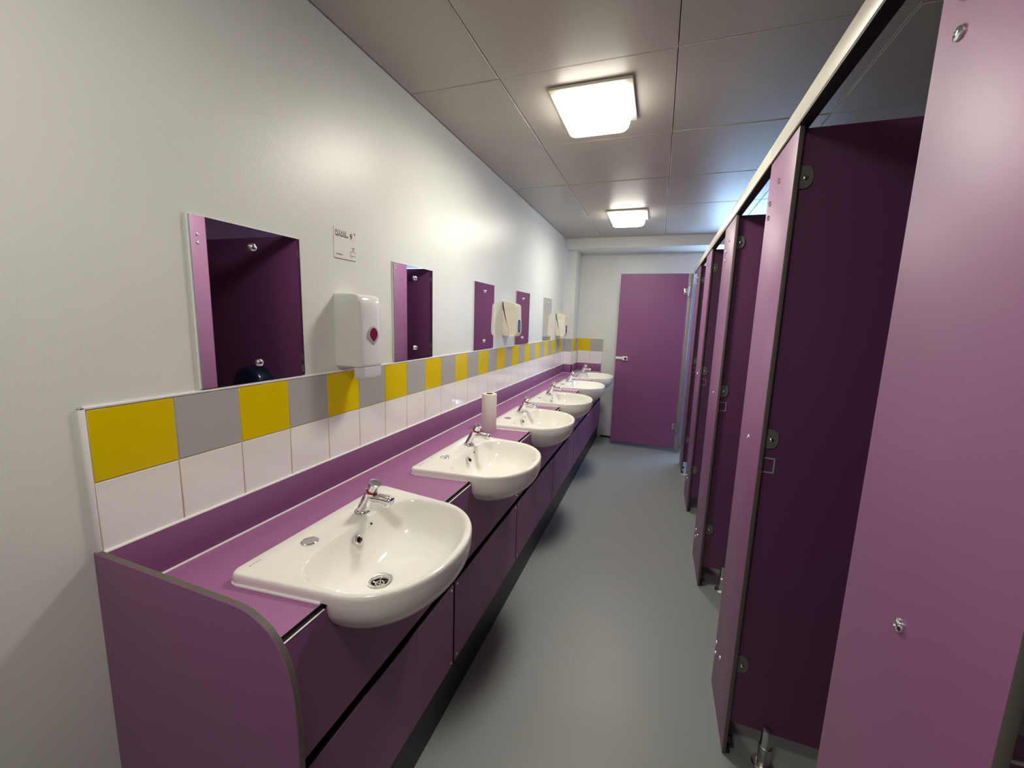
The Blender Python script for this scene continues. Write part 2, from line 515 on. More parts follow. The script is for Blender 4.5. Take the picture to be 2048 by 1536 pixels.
# pale bead along the joint under the worktop lip
ends = [0.002] + [v for c in BC for v in (c-half_width(0.43)-0.004, c+half_width(0.43)+0.004)] + [YE-0.004]
for a0, a1 in zip(ends[::2], ends[1::2]):
    b = MB(); b.box(FX1-0.0035, FX1+0.0006, a0, a1, ztop-0.0004, ztop+0.0014, bev=0.0008, seg=1); b.build('edge_bead', 'sealant', fs)
JY = [0.004, 0.716, 1.385, 2.143, 2.865, 3.545, YE-0.004]
def screw_bm(mb, at, d, r=0.006, h=0.003, seg=16, mi=0):
    mb.lathe([(r, 0), (r, h*0.35), (r*0.8, h*0.8), (r*0.35, h), (0, h)], axis_to(d, at), seg=seg, mi=mi)
for jy in JY[1:-1]:
    for dy in (-0.018, 0.018):
        s = MB(); screw_bm(s, (FX1, jy+dy, 0.535), (1, 0, 0), 0.0045); s.build('screw', 'chrome', fs)

PL = ['between the end panel and the first joint', 'below the second basin', 'below the third basin', 'below the fourth basin', 'below the fifth basin', 'at the far end below the sixth basin']
PB = ['purple removable panel under the nearest basin, next to the curved end panel', 'purple removable panel under the second basin from the camera', 'purple removable panel under the third basin from the camera',
      'purple removable panel under the fourth basin from the camera', 'purple removable panel under the fifth basin from the camera', 'purple removable panel at the far end under the last basin']
for i in range(6):
    y0, y1 = JY[i]+0.0055, JY[i+1]-0.0055
    t = thing('access_panel', PB[i], 'panel', (FX1, (y0+y1)/2, 0.165), 'removable panels under the basins')
    b = MB(); b.box(FX0, FX1, y0, y1, 0.166, 0.484, bev=0.0012, seg=1, mi=0, edge_mi=1, thin='x'); b.build('board', ['purple_laminate', 'laminate_core'], t)
    for y in (y0+0.016, y1-0.016):
        for z in (0.185, 0.470):
            s = MB(); screw_bm(s, (FX1, y, z), (1, 0, 0), 0.0045); s.build('screw', 'chrome', t)
vf = thing('vanity_base', 'black plinth and backing frame under the purple basin panels', 'plinth', (0.4, 2.2, 0.0))
b = MB(); b.prism([(0.405, 0.0), (0.422, 0.0), (0.422, 0.150), (0.429, 0.158), (0.429, 0.1655), (0.405, 0.1655)], 'y', 0.002, YE-0.002); b.build('plinth', 'black_plinth', vf)
b = MB(); b.box(0.402, 0.414, 0.002, YE-0.002, 0.168, 0.60); b.build('backing_board', 'laminate_core', vf)

# ------------------------------------------------------------------ basins
def make_basin(yc, label):
    t = thing('washbasin', label, 'sink', (BX, yc, WZ), 'washbasins set in the purple worktop')
    b = MB(); basin_body(b.bm, yc); b.build('bowl', 'ceramic', t, sharp=60)
    # waste
    wx, wy, wz = WASTE; yw = yc + wy
    b = MB()
    b.lathe([(0.0205, -0.012), (0.0215, -0.002), (0.0235, 0.0008), (0.031, 0.0022), (0.0345, 0.0012), (0.0350, -0.003)], Matrix.Translation((wx, yw, wz+0.001)), seg=40, cap=False)
    d = b.build('waste', 'chrome', t)
    b = MB(); b.lathe([(0.0208, 0), (0, 0)], Matrix.Translation((wx, yw, wz-0.013)), seg=32); b.build('waste_hole', 'dark_hole', d)
    b = MB()
    for k in range(3):
        a = PI*k/3
        b.tube([(wx-0.02*math.cos(a), yw-0.02*math.sin(a), wz-0.0075), (wx+0.02*math.cos(a), yw+0.02*math.sin(a), wz-0.0075)], 0.0018, seg=6)
    b.lathe([(0.0125, 0), (0.0125, 0.003), (0.009, 0.003), (0.009, 0), (0.0125, 0)], Matrix.Translation((wx, yw, wz-0.009)), seg=24)
    b.build('waste_grid', 'chrome', d)
    # overflow ring on the back slope of the bowl, and the small chain hole
    n = V(0.93, 0, 0.36).normalized()
    b = MB()
    M = axis_to(n, (0.3055, yc+0.004, WZ-0.012))
    b.lathe([(0.0135, -0.004), (0.0135, 0.0015), (0.011, 0.003), (0.0085, 0.002), (0.0075, -0.003)], M, seg=28, cap=False)
    ov = b.build('overflow_ring', 'chrome', t)
    b = MB(); b.lathe([(0.0078, 0), (0, 0)], axis_to(n, V(0.3055, yc+0.004, WZ-0.012) + n*0.0006), seg=24); b.build('overflow_hole', 'dark_hole', ov)
    b = MB(); b.lathe([(0.0035, -0.001), (0.0033, 0.0008), (0, 0.0008)], axis_to(n, (0.2985, yc+0.066, WZ+0.0025)), seg=14); b.build('chain_hole', 'dark_hole', t)
    # chrome cover on the unused tap hole
    b = MB(); b.lathe([(0.0205, 0.0), (0.0205, 0.002), (0.0185, 0.0035), (0.008, 0.0022), (0, 0.0026)], Matrix.Translation((0.244, yc-0.100, WZ+0.0252)), seg=32)
    b.build('tap_hole_cover', 'chrome', t)
    # maker's mark: a dark square and a short row of fine strokes along the back edge
    b = MB()
    y = yc-0.226; zz = WZ+0.0257
    b.box(0.2008, 0.2032, y-0.0035, y, zz, zz+0.0002)
    rnd = random.Random(3); y += 0.0022
    for k in range(9):
        w_ = rnd.choice((0.0014, 0.0018, 0.002)); h_ = 0.0011
        b.box(0.2014, 0.2014+h_, y, y+w_, zz, zz+0.0002); y += w_+0.0009
    b.build('maker_mark', 'sign_black', t)
    # sealant line where the rim sits on the worktop
    b = MB()
    for s in (-1, 1):
        pts = []
        for x in (XF-0.001, 0.39, 0.35, 0.31, 0.27, 0.23, 0.205):
            pts.append((x, yc + s*(half_width(x)+0.001), WZ+0.0008))
        b.tube(pts, 0.0036, seg=8)
    pts = [(0.205, yc-half_width(0.205)-0.001, WZ+0.0008), (0.190, yc-0.2605, WZ+0.0008), (0.181, yc-0.254, WZ+0.0008), (0.1765, yc-0.242, WZ+0.0008), (0.1762, yc, WZ+0.0008),
           (0.1765, yc+0.242, WZ+0.0008), (0.181, yc+0.254, WZ+0.0008), (0.190, yc+0.2605, WZ+0.0008), (0.205, yc+half_width(0.205)+0.001, WZ+0.0008)]
    b.tube(pts, 0.0030, seg=8)
    b.build('sealant_bead', 'sealant', t)
    return t
BL = ['white washbasin nearest the camera, beside the curved end panel', 'white washbasin second from the camera, in front of the paper roll', 'white washbasin third from the camera, just beyond the paper roll',
      'white washbasin fourth from the camera', 'white washbasin fifth from the camera, just before the corner pier', 'farthest white washbasin, in the corner beside the purple end door']
bas0 = make_basin(BC[0], BL[0])
for c, l in zip(BC[1:], BL[1:]): dup(bas0, (BX, c, WZ), l)

# ------------------------------------------------------------------ push taps
def make_tap(yc, label):
    px, py, pz = 0.255, yc, WZ+0.0254
    t = thing('push_tap', label, 'tap', (px, py, pz), 'chrome push taps on the basins')
    ax = V(0.46, 0.0, 0.888).normalized()
    b = MB()
    b.lathe([(0.0235, 0), (0.0235, 0.003), (0.0215, 0.006), (0.0195, 0.007)], Matrix.Translation((px, py, pz)), seg=36)
    b.build('base_flange', 'chrome', t)
    b = MB()
    base = V(px, py, pz+0.004)
    b.lathe([(0.0175, -0.004), (0.0172, 0.02), (0.0168, 0.052), (0.0172, 0.066), (0.0185, 0.068), (0.0190, 0.0715), (0.0180, 0.074), (0.0150, 0.0745)], axis_to(ax, base), seg=36)
    b.build('tap_body', 'chrome', t)
    b = MB()
    p0 = base + ax*0.053
    # flattened bar spout with a rounded downturned nose
    sec = []
    for k in range(20):
        a = 2*PI*k/20
        sec.append((0.0145*math.copysign(abs(math.cos(a))**0.7, math.cos(a)), 0.0118*math.copysign(abs(math.sin(a))**0.8, math.sin(a))))
    path = [(0.000, -0.001, 0.75), (0.014, 0.0, 0.95), (0.034, 0.001, 1.0), (0.060, 0.001, 1.0), (0.070, 0.0005, 1.0), (0.076, 0.0, 0.97), (0.080, -0.001, 0.86), (0.0815, -0.002, 0.6)]
    rings = []
    for dx, dz, s in path:
        rings.append([b.bm.verts.new((p0.x+dx, p0.y+u*s, p0.z+dz+w_*s)) for u, w_ in sec])
    for A, B in zip(rings, rings[1:]):
        for i in range(20):
            f = b.bm.faces.new([A[i], A[(i+1) % 20], B[(i+1) % 20], B[i]]); f.smooth = True
    b.bm.faces.new(rings[0]); b.bm.faces.new(list(reversed(rings[-1])))
    bmesh.ops.recalc_face_normals(b.bm, faces=b.bm.faces)
    b.lathe([(0.0095, 0), (0.0095, -0.006), (0.0075, -0.006), (0.007, -0.003), (0, -0.003)], Matrix.Translation((p0.x+0.067, p0.y, p0.z-0.0095)), seg=20)
    b.build('spout', 'chrome', t)
    b = MB(); b.lathe([(0.0155, 0.0745), (0.0163, 0.0755), (0.0163, 0.0785), (0.0155, 0.0795)], axis_to(ax, base), seg=32); b.build('indicator_ring', 'red_ring', t)
    b = MB()
    seg = 48; tmp = bmesh.new()
    prof_ = [(0.0148, 0.079), (0.0158, 0.0815), (0.0160, 0.096), (0.0170, 0.1005), (0.0172, 0.1035), (0.0160, 0.1055), (0.011, 0.1062), (0.0, 0.1055)]
    b.lathe(prof_, axis_to(ax, base), seg=seg)
    b.build('push_button', 'chrome', t)
    return t
TL = ['chrome push tap on the nearest basin', 'chrome push tap on the second basin, in front of the paper roll', 'chrome push tap on the third basin from the camera',
      'chrome push tap on the fourth basin from the camera', 'chrome push tap on the fifth basin from the camera', 'chrome push tap on the farthest basin, in the corner']
TY = [0.469, 1.174, 1.908, 2.598, 3.335, 4.045]
tap0 = make_tap(TY[0], TL[0])
for y, l in zip(TY[1:], TL[1:]): dup(tap0, (0.255, y, WZ+0.0254), l)

# ------------------------------------------------------------------ mirrors
def make_mirror(y0, label, a=0.0085):
    w_, z0, z1 = 0.301, 1.2245, 1.634
    t = thing('wall_mirror', label, 'mirror', (0.001, y0+w_/2, z0), 'frameless mirrors over the tiles')
    f0 = 0.0065 + max(0, a)*w_*0.9; f1 = f0 - a*w_
    y1 = y0+w_
    b = MB()
    c = [(0.0012, y0, z0), (0.0012, y1, z0), (0.0012, y1, z1), (0.0012, y0, z1), (f0, y0, z0), (f1, y1, z0), (f1, y1, z1), (f0, y0, z1)]
    b.poly([c[4], c[5], c[6], c[7]], 0)
    for q in ((0, 1, 5, 4), (1, 2, 6, 5), (2, 3, 7, 6), (3, 0, 4, 7)): b.poly([c[i] for i in q], 1)
    b.poly([c[3], c[2], c[1], c[0]], 1)
    bmesh.ops.remove_doubles(b.bm, verts=b.bm.verts, dist=1e-6)
    bmesh.ops.recalc_face_normals(b.bm, faces=b.bm.faces)
    b.build('glass', ['mirror_silver', 'glass_edge'], t)
    for z in (z0+0.052, z0+0.360):
        ym = y0+0.1500
        xs_ = f0 - a*0.15
        s = MB()
        s.lathe([(0.0095, 0.0), (0.0098, 0.003), (0.0090, 0.006), (0.006, 0.0085), (0.0, 0.0095)], axis_to((1, 0, 0), (xs_-0.0002, ym, z)), seg=24)
        s.build('mirror_stud', 'chrome', t)
    b = MB()
    b.tube([(0.003, y0-0.0008, z0), (0.003, y0-0.0008, z1+0.001), (0.002, y1+0.0008, z1+0.001)], 0.0032, seg=6)
    b.build('sealant_bead', 'sealant', t)
    return t
ML = ['frameless mirror nearest the camera, left of the soap dispenser', 'frameless mirror just right of the soap dispenser', 'frameless mirror left of the nearer paper towel dispenser',
      'frameless mirror partly behind the nearer paper towel dispenser', 'farthest frameless mirror, left of the farther paper towel dispenser']
MY = [0.212, 0.963, 1.724, 2.459, 3.226]
mir0 = make_mirror(MY[0], ML[0])
dup(mir0, (0.001, MY[1]+0.1505, 1.2245), ML[1])
mir2 = make_mirror(MY[2], ML[2], 0.0)
make_mirror(MY[3], ML[3], -0.036)
dup(mir2, (0.001, MY[4]+0.1505, 1.2245), ML[4])

# ------------------------------------------------------------------ soap dispenser
sd = thing('soap_dispenser', 'white wall soap dispenser between the two nearest mirrors, above the tiles', 'soap dispenser', (0.0, 0.697, 1.24))
b = MB()
Y_0, Y_1 = 0.646, 0.757
plan = [(0.0005, Y_0), (0.100, Y_0), (0.1065, Y_0+0.002), (0.1105, Y_0+0.007), (0.1135, Y_0+0.018), (0.1165, Y_0+0.034), (0.1175, (Y_0+Y_1)/2), (0.1165, Y_1-0.034), (0.1135, Y_1-0.018), (0.1105, Y_1-0.007), (0.1065, Y_1-0.002), (0.100, Y_1), (0.0005, Y_1)]
tmp = bmesh.new(); rings = []
levels = [(1.241, 0.965), (1.2425, 0.985), (1.246, 0.995), (1.252, 1.0), (1.35, 1.0), (1.43, 0.998), (1.450, 0.99), (1.464, 0.965), (1.474, 0.92), (1.4805, 0.86), (1.484, 0.78), (1.4855, 0.68)]
cy_ = (Y_0+Y_1)/2
for z, s in levels:
    sy = 1 - (1-s)*0.28
    rings.append([tmp.verts.new((x*s if x > 0.001 else x, cy_ + (y-cy_)*sy, z)) for x, y in plan])
n_ = len(plan)
for A, B in zip(rings, rings[1:]):
    for i in range(n_):
        f = tmp.faces.new([A[i], A[(i+1) % n_], B[(i+1) % n_], B[i]]); f.smooth = True
tmp.faces.new(rings[0]).smooth = False; tmp.faces.new(rings[-1]).smooth = True
bmesh.ops.recalc_face_normals(tmp, faces=tmp.faces)
b.merge(tmp); b.build('housing', 'white_plastic', sd, sharp=35)
b = MB()   # translucent push lever hanging below the front
lev = [(0.0765, Y_0+0.004), (0.103, Y_0+0.005), (0.112, Y_0+0.012), (0.117, cy_), (0.112, Y_1-0.012), (0.103, Y_1-0.005), (0.0765, Y_1-0.004)]
tmp = bmesh.new(); rings = []
for z, s in ((1.2405, 1.0), (1.222, 1.0), (1.208, 0.985), (1.200, 0.95), (1.196, 0.86), (1.1945, 0.7)):
    rings.append([tmp.verts.new((0.0765 + (x-0.0765)*s, cy_ + (y-cy_)*s, z)) for x, y in lev])
for A, B in zip(rings, rings[1:]):
    for i in range(len(lev)):
        f = tmp.faces.new([A[i], A[(i+1) % len(lev)], B[(i+1) % len(lev)], B[i]]); f.smooth = True
tmp.faces.new(rings[0]); tmp.faces.new(rings[-1])
bmesh.ops.recalc_face_normals(tmp, faces=tmp.faces)
b.merge(tmp); b.build('push_lever', 'clear_plastic', sd)
def drop(sy, sz, n=28):
    pts = []
    for k in range(n):
        a = 2*PI*k/n
        y = math.cos(a); z = math.sin(a)
        taper = 1.0 if z > 0 else 1.0 - 0.55*(-z)**1.6
        pts.append((y*sy*taper*(1.0 if abs(z) < .8 else 1.0), z*sz))
    return pts
b = MB(); b.prism([(cy_-0.002+y, 1.348+z) for y, z in drop(0.027, 0.032)], 'x', 0.113, 0.1195, bev=0.001, seg=2); b.build('window_ring', 'grey_ring', sd)
b = MB(); b.prism([(cy_-0.002+y, 1.350+z) for y, z in drop(0.0195, 0.0235)], 'x', 0.1145, 0.1203, bev=0.0006, seg=1); b.build('level_window', 'maroon_window', sd)

# ------------------------------------------------------------------ paper towel dispensers
def make_towel(y0, label):
    W = 0.140; K = 0.80
    t = thing('paper_towel_dispenser', label, 'paper towel dispenser', (0.0, y0+W/2, 1.302), 'paper towel dispensers on the basin wall')
    seam = [(0.006, 1.500), (0.018, 1.470), (0.034, 1.430), (0.048, 1.390), (0.058, 1.350), (0.063, 1.320), (0.064, 1.301)]
    seam = [(x*K, z) for x, z in seam]
    back = [(0.0005, 1.312), (0.0005, 1.541), (0.006, 1.541)] + seam[:] + [(0.03, 1.300), (0.012, 1.303)]
    b = MB(); b.prism(back, 'y', y0, y0+W, bev=0.004, seg=2); b.build('back_housing', 'cream_plastic', t)
    g_ = 0.0016
    cov = [(0.0078, 1.5425)] + [(x+g_, z+0.0004) for x, z in seam] + [(0.068, 1.297), (0.088, 1.302), (0.099, 1.314), (0.104, 1.335), (0.103, 1.38), (0.0985, 1.44), (0.0965, 1.48), (0.0945, 1.510), (0.088, 1.522), (0.058, 1.533), (0.025, 1.541)]
    b = MB()
    # the cover narrows towards the front
    tmp = bmesh.new(); R = []
    for f, ins in ((0, 0), (1, 0)):
        R.append([tmp.verts.new((x, (y0 + 0.0 + max(0, (x-0.072))*0.55) if f == 0 else (y0+W - max(0, (x-0.072))*0.55), z)) for x, z in cov])
    A, B = R
    tmp.faces.new(A); tmp.faces.new(list(reversed(B)))
    for i in range(len(cov)):
        tmp.faces.new([A[i], B[i], B[(i+1) % len(cov)], A[(i+1) % len(cov)]])
    bmesh.ops.recalc_face_normals(tmp, faces=tmp.faces)
    bmesh.ops.triangulate(tmp, faces=[f for f in tmp.faces if len(f.verts) > 4])
    b.merge(tmp); b.build('front_cover', 'cream_plastic', t)
    b = MB(); b.prism([(x+g_*0.5, z) for x, z in seam] + [(x+g_*0.5+0.0006, z) for x, z in reversed(seam)], 'y', y0+0.003, y0+W-0.003); b.build('seam', 'seam_grey', t)
    b = MB()
    win = []
    for k in range(24):
        a = 2*PI*k/24
        win.append((y0+0.070+0.026*math.cos(a)*(1.0 if math.sin(a) < 0 else 0.8), 1.372+0.044*math.sin(a)))
    b.prism(win, 'x', 0.096, 0.1085, bev=0.002, seg=2); b.build('level_window', 'blue_window', t)
    return t
tow0 = make_towel(2.192, 'cream paper towel dispenser nearer the camera, between two mirrors')
dup(tow0, (0.0, 3.742+0.070, 1.302-0.043), 'cream paper towel dispenser at the far end, next to the corner pier')

# ------------------------------------------------------------------ small sign
sg = thing('hand_washing_sign', 'small white square sign reading PLEASE, above the soap dispenser', 'sign', (0.0, 0.705, 1.604))
b = MB(); b.box(0.0005, 0.0034, 0.655, 0.756, 1.605, 1.704); b.build('plate', 'sign_plate', sg)
def text_part(body, size, y, z, m, parent, name, weight=0.0, sx=1.0):
    cu = bpy.data.curves.new(name, 'FONT'); cu.body = body; cu.size = size; cu.extrude = 0.0001; cu.offset = weight
    tmp = bpy.data.objects.new(name, cu); COL.objects.link(tmp)
    dg = bpy.context.evaluated_depsgraph_get()
    me = bpy.data.meshes.new_from_object(tmp.evaluated_get(dg))
    bpy.data.objects.remove(tmp); bpy.data.curves.remove(cu)
    off = root_loc(parent)
    for v in me.vertices:                          # text x -> room y, text y -> room z
        p = V(0.0037+v.co.z, y+v.co.x*sx, z+v.co.y); v.co = p-off
    me.materials.clear(); me.materials.append(MATS[m])
    o = bpy.data.objects.new(name, me); COL.objects.link(o); o.parent = parent
    return o
text_part('PLEASE', 0.0195, 0.6605, 1.6835, 'sign_ink', sg, 'heading', sx=0.86)
text_part('WASH YOUR HANDS', 0.0078, 0.6610, 1.6770, 'sign_black', sg, 'small_lettering', 0.0002, sx=0.80)
b = MB()   # short illegible line at the foot
rnd = random.Random(5); y = 0.6645
for k in range(9):
    w_ = rnd.choice((0.002, 0.0024, 0.0028)); h_ = rnd.choice((0.0022, 0.0030, 0.0034))
    if k == 2: y += 0.0018
    b.box(0.0036, 0.0038, y, y+w_, 1.6165, 1.6165+h_); y += w_+0.0006
b.build('foot_line', 'sign_black', sg)
b = MB()   # dark shield crest with a pale cross bar
sh = [(-0.0055, 0.007), (0.0, 0.0085), (0.0055, 0.007), (0.0055, -0.001), (0.0035, -0.006), (0.0, -0.0092), (-0.0035, -0.006), (-0.0055, -0.001)]
b.prism([(0.7345+y, 1.6865+z) for y, z in sh], 'x', 0.0035, 0.0038); em = b.build('crest', 'sign_black', sg)
b = MB(); b.box(0.0038, 0.00395, 0.7338, 0.7352, 1.680, 1.691); b.box(0.0038, 0.00395, 0.7305, 0.7385, 1.690, 1.6915); b.build('crest_bars', 'sign_plate', em)
b = MB(); b.box(0.0036, 0.0038, 0.7275, 0.7415, 1.6745, 1.6757); b.build('crest_scroll', 'sign_ink', sg)
b = MB(); b.prism([(0.7475, 1.6975), (0.7545, 1.7000), (0.7535, 1.6905)], 'x', 0.0035, 0.0038); b.build('corner_mark', 'sign_ink', sg)
b = MB()   # line drawing of a tap
def line(pts, r=0.00065): b.tube([(0.0038, 0.0, 0.0) if False else (0.0037, y, z) for y, z in pts], r, seg=6)
line([(0.7560, 1.6300), (0.7510, 1.6315), (0.7475, 1.6345), (0.7440, 1.6400), (0.7435, 1.6440), (0.7415, 1.6400), (0.7400, 1.6350), (0.7375, 1.6345), (0.7335, 1.6350), (0.7300, 1.6340), (0.7300, 1.6150), (0.7370, 1.6150), (0.7370, 1.6215), (0.7400, 1.6210), (0.7440, 1.6190), (0.7500, 1.6215), (0.7560, 1.6215)])
line([(0.7355, 1.6475), (0.7420, 1.6455)], 0.0011); line([(0.7450, 1.6465), (0.7520, 1.6460)], 0.0011); line([(0.7435, 1.6440), (0.7435, 1.6500)])
b.build('tap_drawing', 'sign_green', sg)
b = MB(); b.box(0.0005, 0.0032, 0.655, 0.756, 1.6035, 1.6052); b.build('shadow_edge', 'sign_ink', sg)
sg.location.x -= 0.0018

# ------------------------------------------------------------------ paper roll on the worktop
pr = thing('paper_roll', 'white paper roll standing on the worktop beyond the second basin', 'paper roll', (0.213, 1.502, WZ))
b = MB()
b.lathe([(0.019, 0.0), (0.039, 0.0), (0.040, 0.002), (0.040, 0.203), (0.0385, 0.206), (0.0195, 0.206), (0.019, 0.204), (0.019, 0.0)], Matrix.Translation((0.213, 1.502, WZ+0.0003)), seg=48)
b.build('paper', 'tissue', pr)
b = MB(); b.lathe([(0.0188, 0.0), (0.0188, 0.2065), (0.0172, 0.2065), (0.0172, 0.002), (0.0, 0.002)], Matrix.Translation((0.213, 1.502, WZ+0.0003)), seg=40); b.build('core_tube', 'cardboard', pr)

# ------------------------------------------------------------------ cubicle fronts
PYS = [(-0.004, 0.285), (0.880, 1.165), (1.792, 2.125), (2.722, 3.060), (3.560, 3.860)]
ZT = 1.956
PNAMES = ['large purple cubicle pilaster nearest the camera at the right edge of the view', 'purple cubicle pilaster second from the camera, with the steel foot standing behind it', 'purple cubicle pilaster third from the camera',
          'purple cubicle pilaster fourth from the camera', 'farthest purple cubicle pilaster, next to the purple end door']
XB = XC+0.0125
for (y0, y1), l in zip(PYS, PNAMES):
    t = thing('cubicle_pilaster', l, 'panel', (XC, (y0+y1)/2, 0.0), 'purple cubicle pilasters')
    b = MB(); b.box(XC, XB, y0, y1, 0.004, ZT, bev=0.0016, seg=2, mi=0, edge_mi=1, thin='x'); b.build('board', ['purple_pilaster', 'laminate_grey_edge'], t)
    for dy, z in ((0.155, 1.862), (0.240, 1.818), (0.240, 1.774), (0.150, 1.058), (0.262, 0.196), (0.262, 0.152), (0.178, 0.203)):
        s = MB()
        s.lathe([(0.0085, 0.0), (0.0088, 0.0015), (0.0078, 0.0035), (0.0045, 0.0048), (0.0040, 0.0036), (0.0, 0.0034)], axis_to((-1, 0, 0), (XC+0.0002, y0+dy, z)), seg=20)
        s.build('bolt_cap', 'chrome', t)
    b = MB(); b.box(XB, XB+0.012, y0+0.006, y0+0.05, 0.0, 0.014, bev=0.002, seg=1); b.build('floor_stop', 'laminate_core', t)
    b = MB(); b.lathe([(0.010, 0), (0.010, 0.014), (0.006, 0.018), (0, 0.018)], axis_to((0, -1, 0), (XB+0.006, y0+0.020, 0.055)), seg=16)
    b.build('buffer', 'laminate_core', t)

# ------------------------------------------------------------------ partitions
PTN = ['dark purple partition nearest the camera, behind the nearest pilaster', 'dark purple toilet partition second from the camera, standing on a steel foot', 'dark purple toilet partition third from the camera',
       'dark purple toilet partition fourth from the camera', 'farthest dark purple toilet partition']
def make_partition(y0, label):
    yp = y0+0.022
    t = thing('toilet_partition', label, 'partition', (XB, yp, 0.0), 'partitions between the cubicles')
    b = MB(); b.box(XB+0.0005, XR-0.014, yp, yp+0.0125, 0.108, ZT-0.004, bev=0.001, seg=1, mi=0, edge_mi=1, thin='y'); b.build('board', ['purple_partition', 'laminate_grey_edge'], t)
    for z in (1.826, 1.090, 0.330):
        b = MB()
        pl = [(XB+0.001, z-0.030)]
        for k in range(13):
            a = -PI/2 + PI*k/12
            pl.append((XB+0.016 + 0.022*max(0, math.cos(a))**0.7, z + 0.030*math.sin(a)))
        pl.append((XB+0.001, z+0.030))
        b.prism(pl, 'y', yp-0.005, yp, bev=0.001, seg=1)
        br = b.build('bracket', 'nylon_grey', t)
        s = MB(); s.lathe([(0.0062, 0), (0.0062, 0.0025), (0.004, 0.0042), (0, 0.0045)], axis_to((0, -1, 0), (XB+0.0185, yp-0.005, z-0.002)), seg=16); s.build('bracket_screw', 'chrome', br)
    b = MB()
    x0, x1, z0, z1, w_ = XB+0.001, XB+0.036, 0.985, 1.032, 0.0035
    for q in ((x0, x1, z0, z0+w_), (x0, x1, z1-w_, z1), (x1-w_, x1, z0+w_, z1-w_)): b.box(q[0], q[1], yp-0.003, yp, q[2], q[3])
    b.build('keep_frame', 'grey_ring', t)
    b = MB()
    b.lathe([(0.034, 0.0), (0.034, 0.004), (0.030, 0.008), (0.019, 0.0085), (0.0185, 0.070), (0.0200, 0.071), (0.0200, 0.074), (0.0170, 0.076), (0.0155, 0.104), (0.0155, 0.122), (0.0135, 0.132), (0.007, 0.135), (0, 0.135)], Matrix.Translation((1.478, yp-0.012, 0.0)), seg=32)
    b.build('support_foot', 'steel', t)
    return t
pt0 = make_partition(PYS[0][0], PTN[0])
for (y0, y1), l in zip(PYS[1:], PTN[1:]): dup(pt0, (XB, y0+0.022, 0.0), l)

# round toilet roll holders, seen in the mirrors
def make_roll_holder(yp, label):
    t = thing('toilet_roll_holder', label, 'toilet roll holder', (1.84, yp, 0.70), 'toilet roll holders')
    b = MB()
    b.lathe([(0.150, 0.0), (0.152, 0.01), (0.150, 0.085), (0.140, 0.108), (0.120, 0.118), (0.0, 0.120)], axis_to((0, -1, 0), (1.84, yp-0.0005, 0.855)), seg=48)
    b.build('cover', 'navy_plastic', t)
    b = MB(); b.box(1.815, 1.865, yp-0.1, yp-0.03, 0.690, 0.712, bev=0.004, seg=2); b.build('paper_slot', 'navy_plastic', t)
    return t
rh0 = make_roll_holder(PYS[2][0]+0.022, 'round dark blue toilet roll holder reflected in the nearest mirror')
dup(rh0, (1.84, PYS[3][0]+0.022, 0.70), 'round dark blue toilet roll holder reflected in the mirror beside the soap dispenser')

# ------------------------------------------------------------------ head rails
for y0, y1, l in ((Y0+0.001, 1.1745, 'pale aluminium head rail over the nearest cubicles'), (1.1755, 4.19, 'pale aluminium head rail running to the far end of the cubicles')):
    t = thing('head_rail', l, 'rail', (XC, (y0+y1)/2, ZT), 'head rails over the cubicle fronts')
    b = MB(); b.box(XC-0.006, XC+0.030, y0, y1, ZT+0.002, ZT+0.056, bev=0.003, seg=2); b.build('profile', 'rail_aluminium', t)
    b = MB(); b.box(XC-0.004, XC+0.026, y0+0.002, y1-0.002, ZT-0.003, ZT+0.0025); b.build('channel', 'laminate_core', t)  # black strip painting in the shade on the rail's underside

# ------------------------------------------------------------------ end cubicle door, open across the corridor
dr = thing('cubicle_door', 'purple cubicle door standing open flat against the far end', 'door', (0.95, 4.19, 0.0))
b = MB(); b.box(0.608, 1.304, 4.19, 4.2025, 0.050, 1.956, bev=0.0012, seg=1, mi=0, edge_mi=1, thin='y'); b.build('leaf', ['purple_door', 'laminate_grey_edge'], dr)
lt = MB(); lt.box(0.612, 0.690, 4.176, 4.19, 1.012, 1.040, bev=0.002); lt.box(0.684, 0.740, 4.170, 4.19, 1.000, 1.047, bev=0.003)
lo = lt.build('latch', 'white_plastic', dr)
b = MB(); b.lathe([(0.013, 0), (0.013, 0.008), (0.010, 0.011), (0, 0.011)], axis_to((0, -1, 0), (0.718, 4.170, 1.023)), seg=24); b.build('thumb_turn', 'dark_hole', lo)
for z in (1.770, 0.300):
    h = MB()
    h.box(1.268, 1.306, 4.181, 4.19, z-0.036, z+0.030, bev=0.002)
    h.lathe([(0.008, -0.055), (0.008, 0.052)], Matrix.Translation((1.312, 4.182, z)), seg=16)
    h.box(1.318, 1.330, 4.179, 4.189, z-0.056, z+0.054, bev=0.002)
    ho = h.build('hinge', 'steel', dr)
    for dx, dz in ((0.284, 0.014), (0.284, -0.020)):
        s = MB(); screw_bm(s, (1.0+dx, 4.181, z+dz), (0, -1, 0), 0.0055, 0.002); s.build('hinge_screw', 'dark_hole', ho)
b = MB(); b.box(1.3105, 1.352, 4.1905, 4.232, 0.0, ZT, bev=0.003, seg=2)
tag(b.build('hinge_post', 'post_grey'), 'slim grey metal post carrying the hinges of the purple end door', 'post')

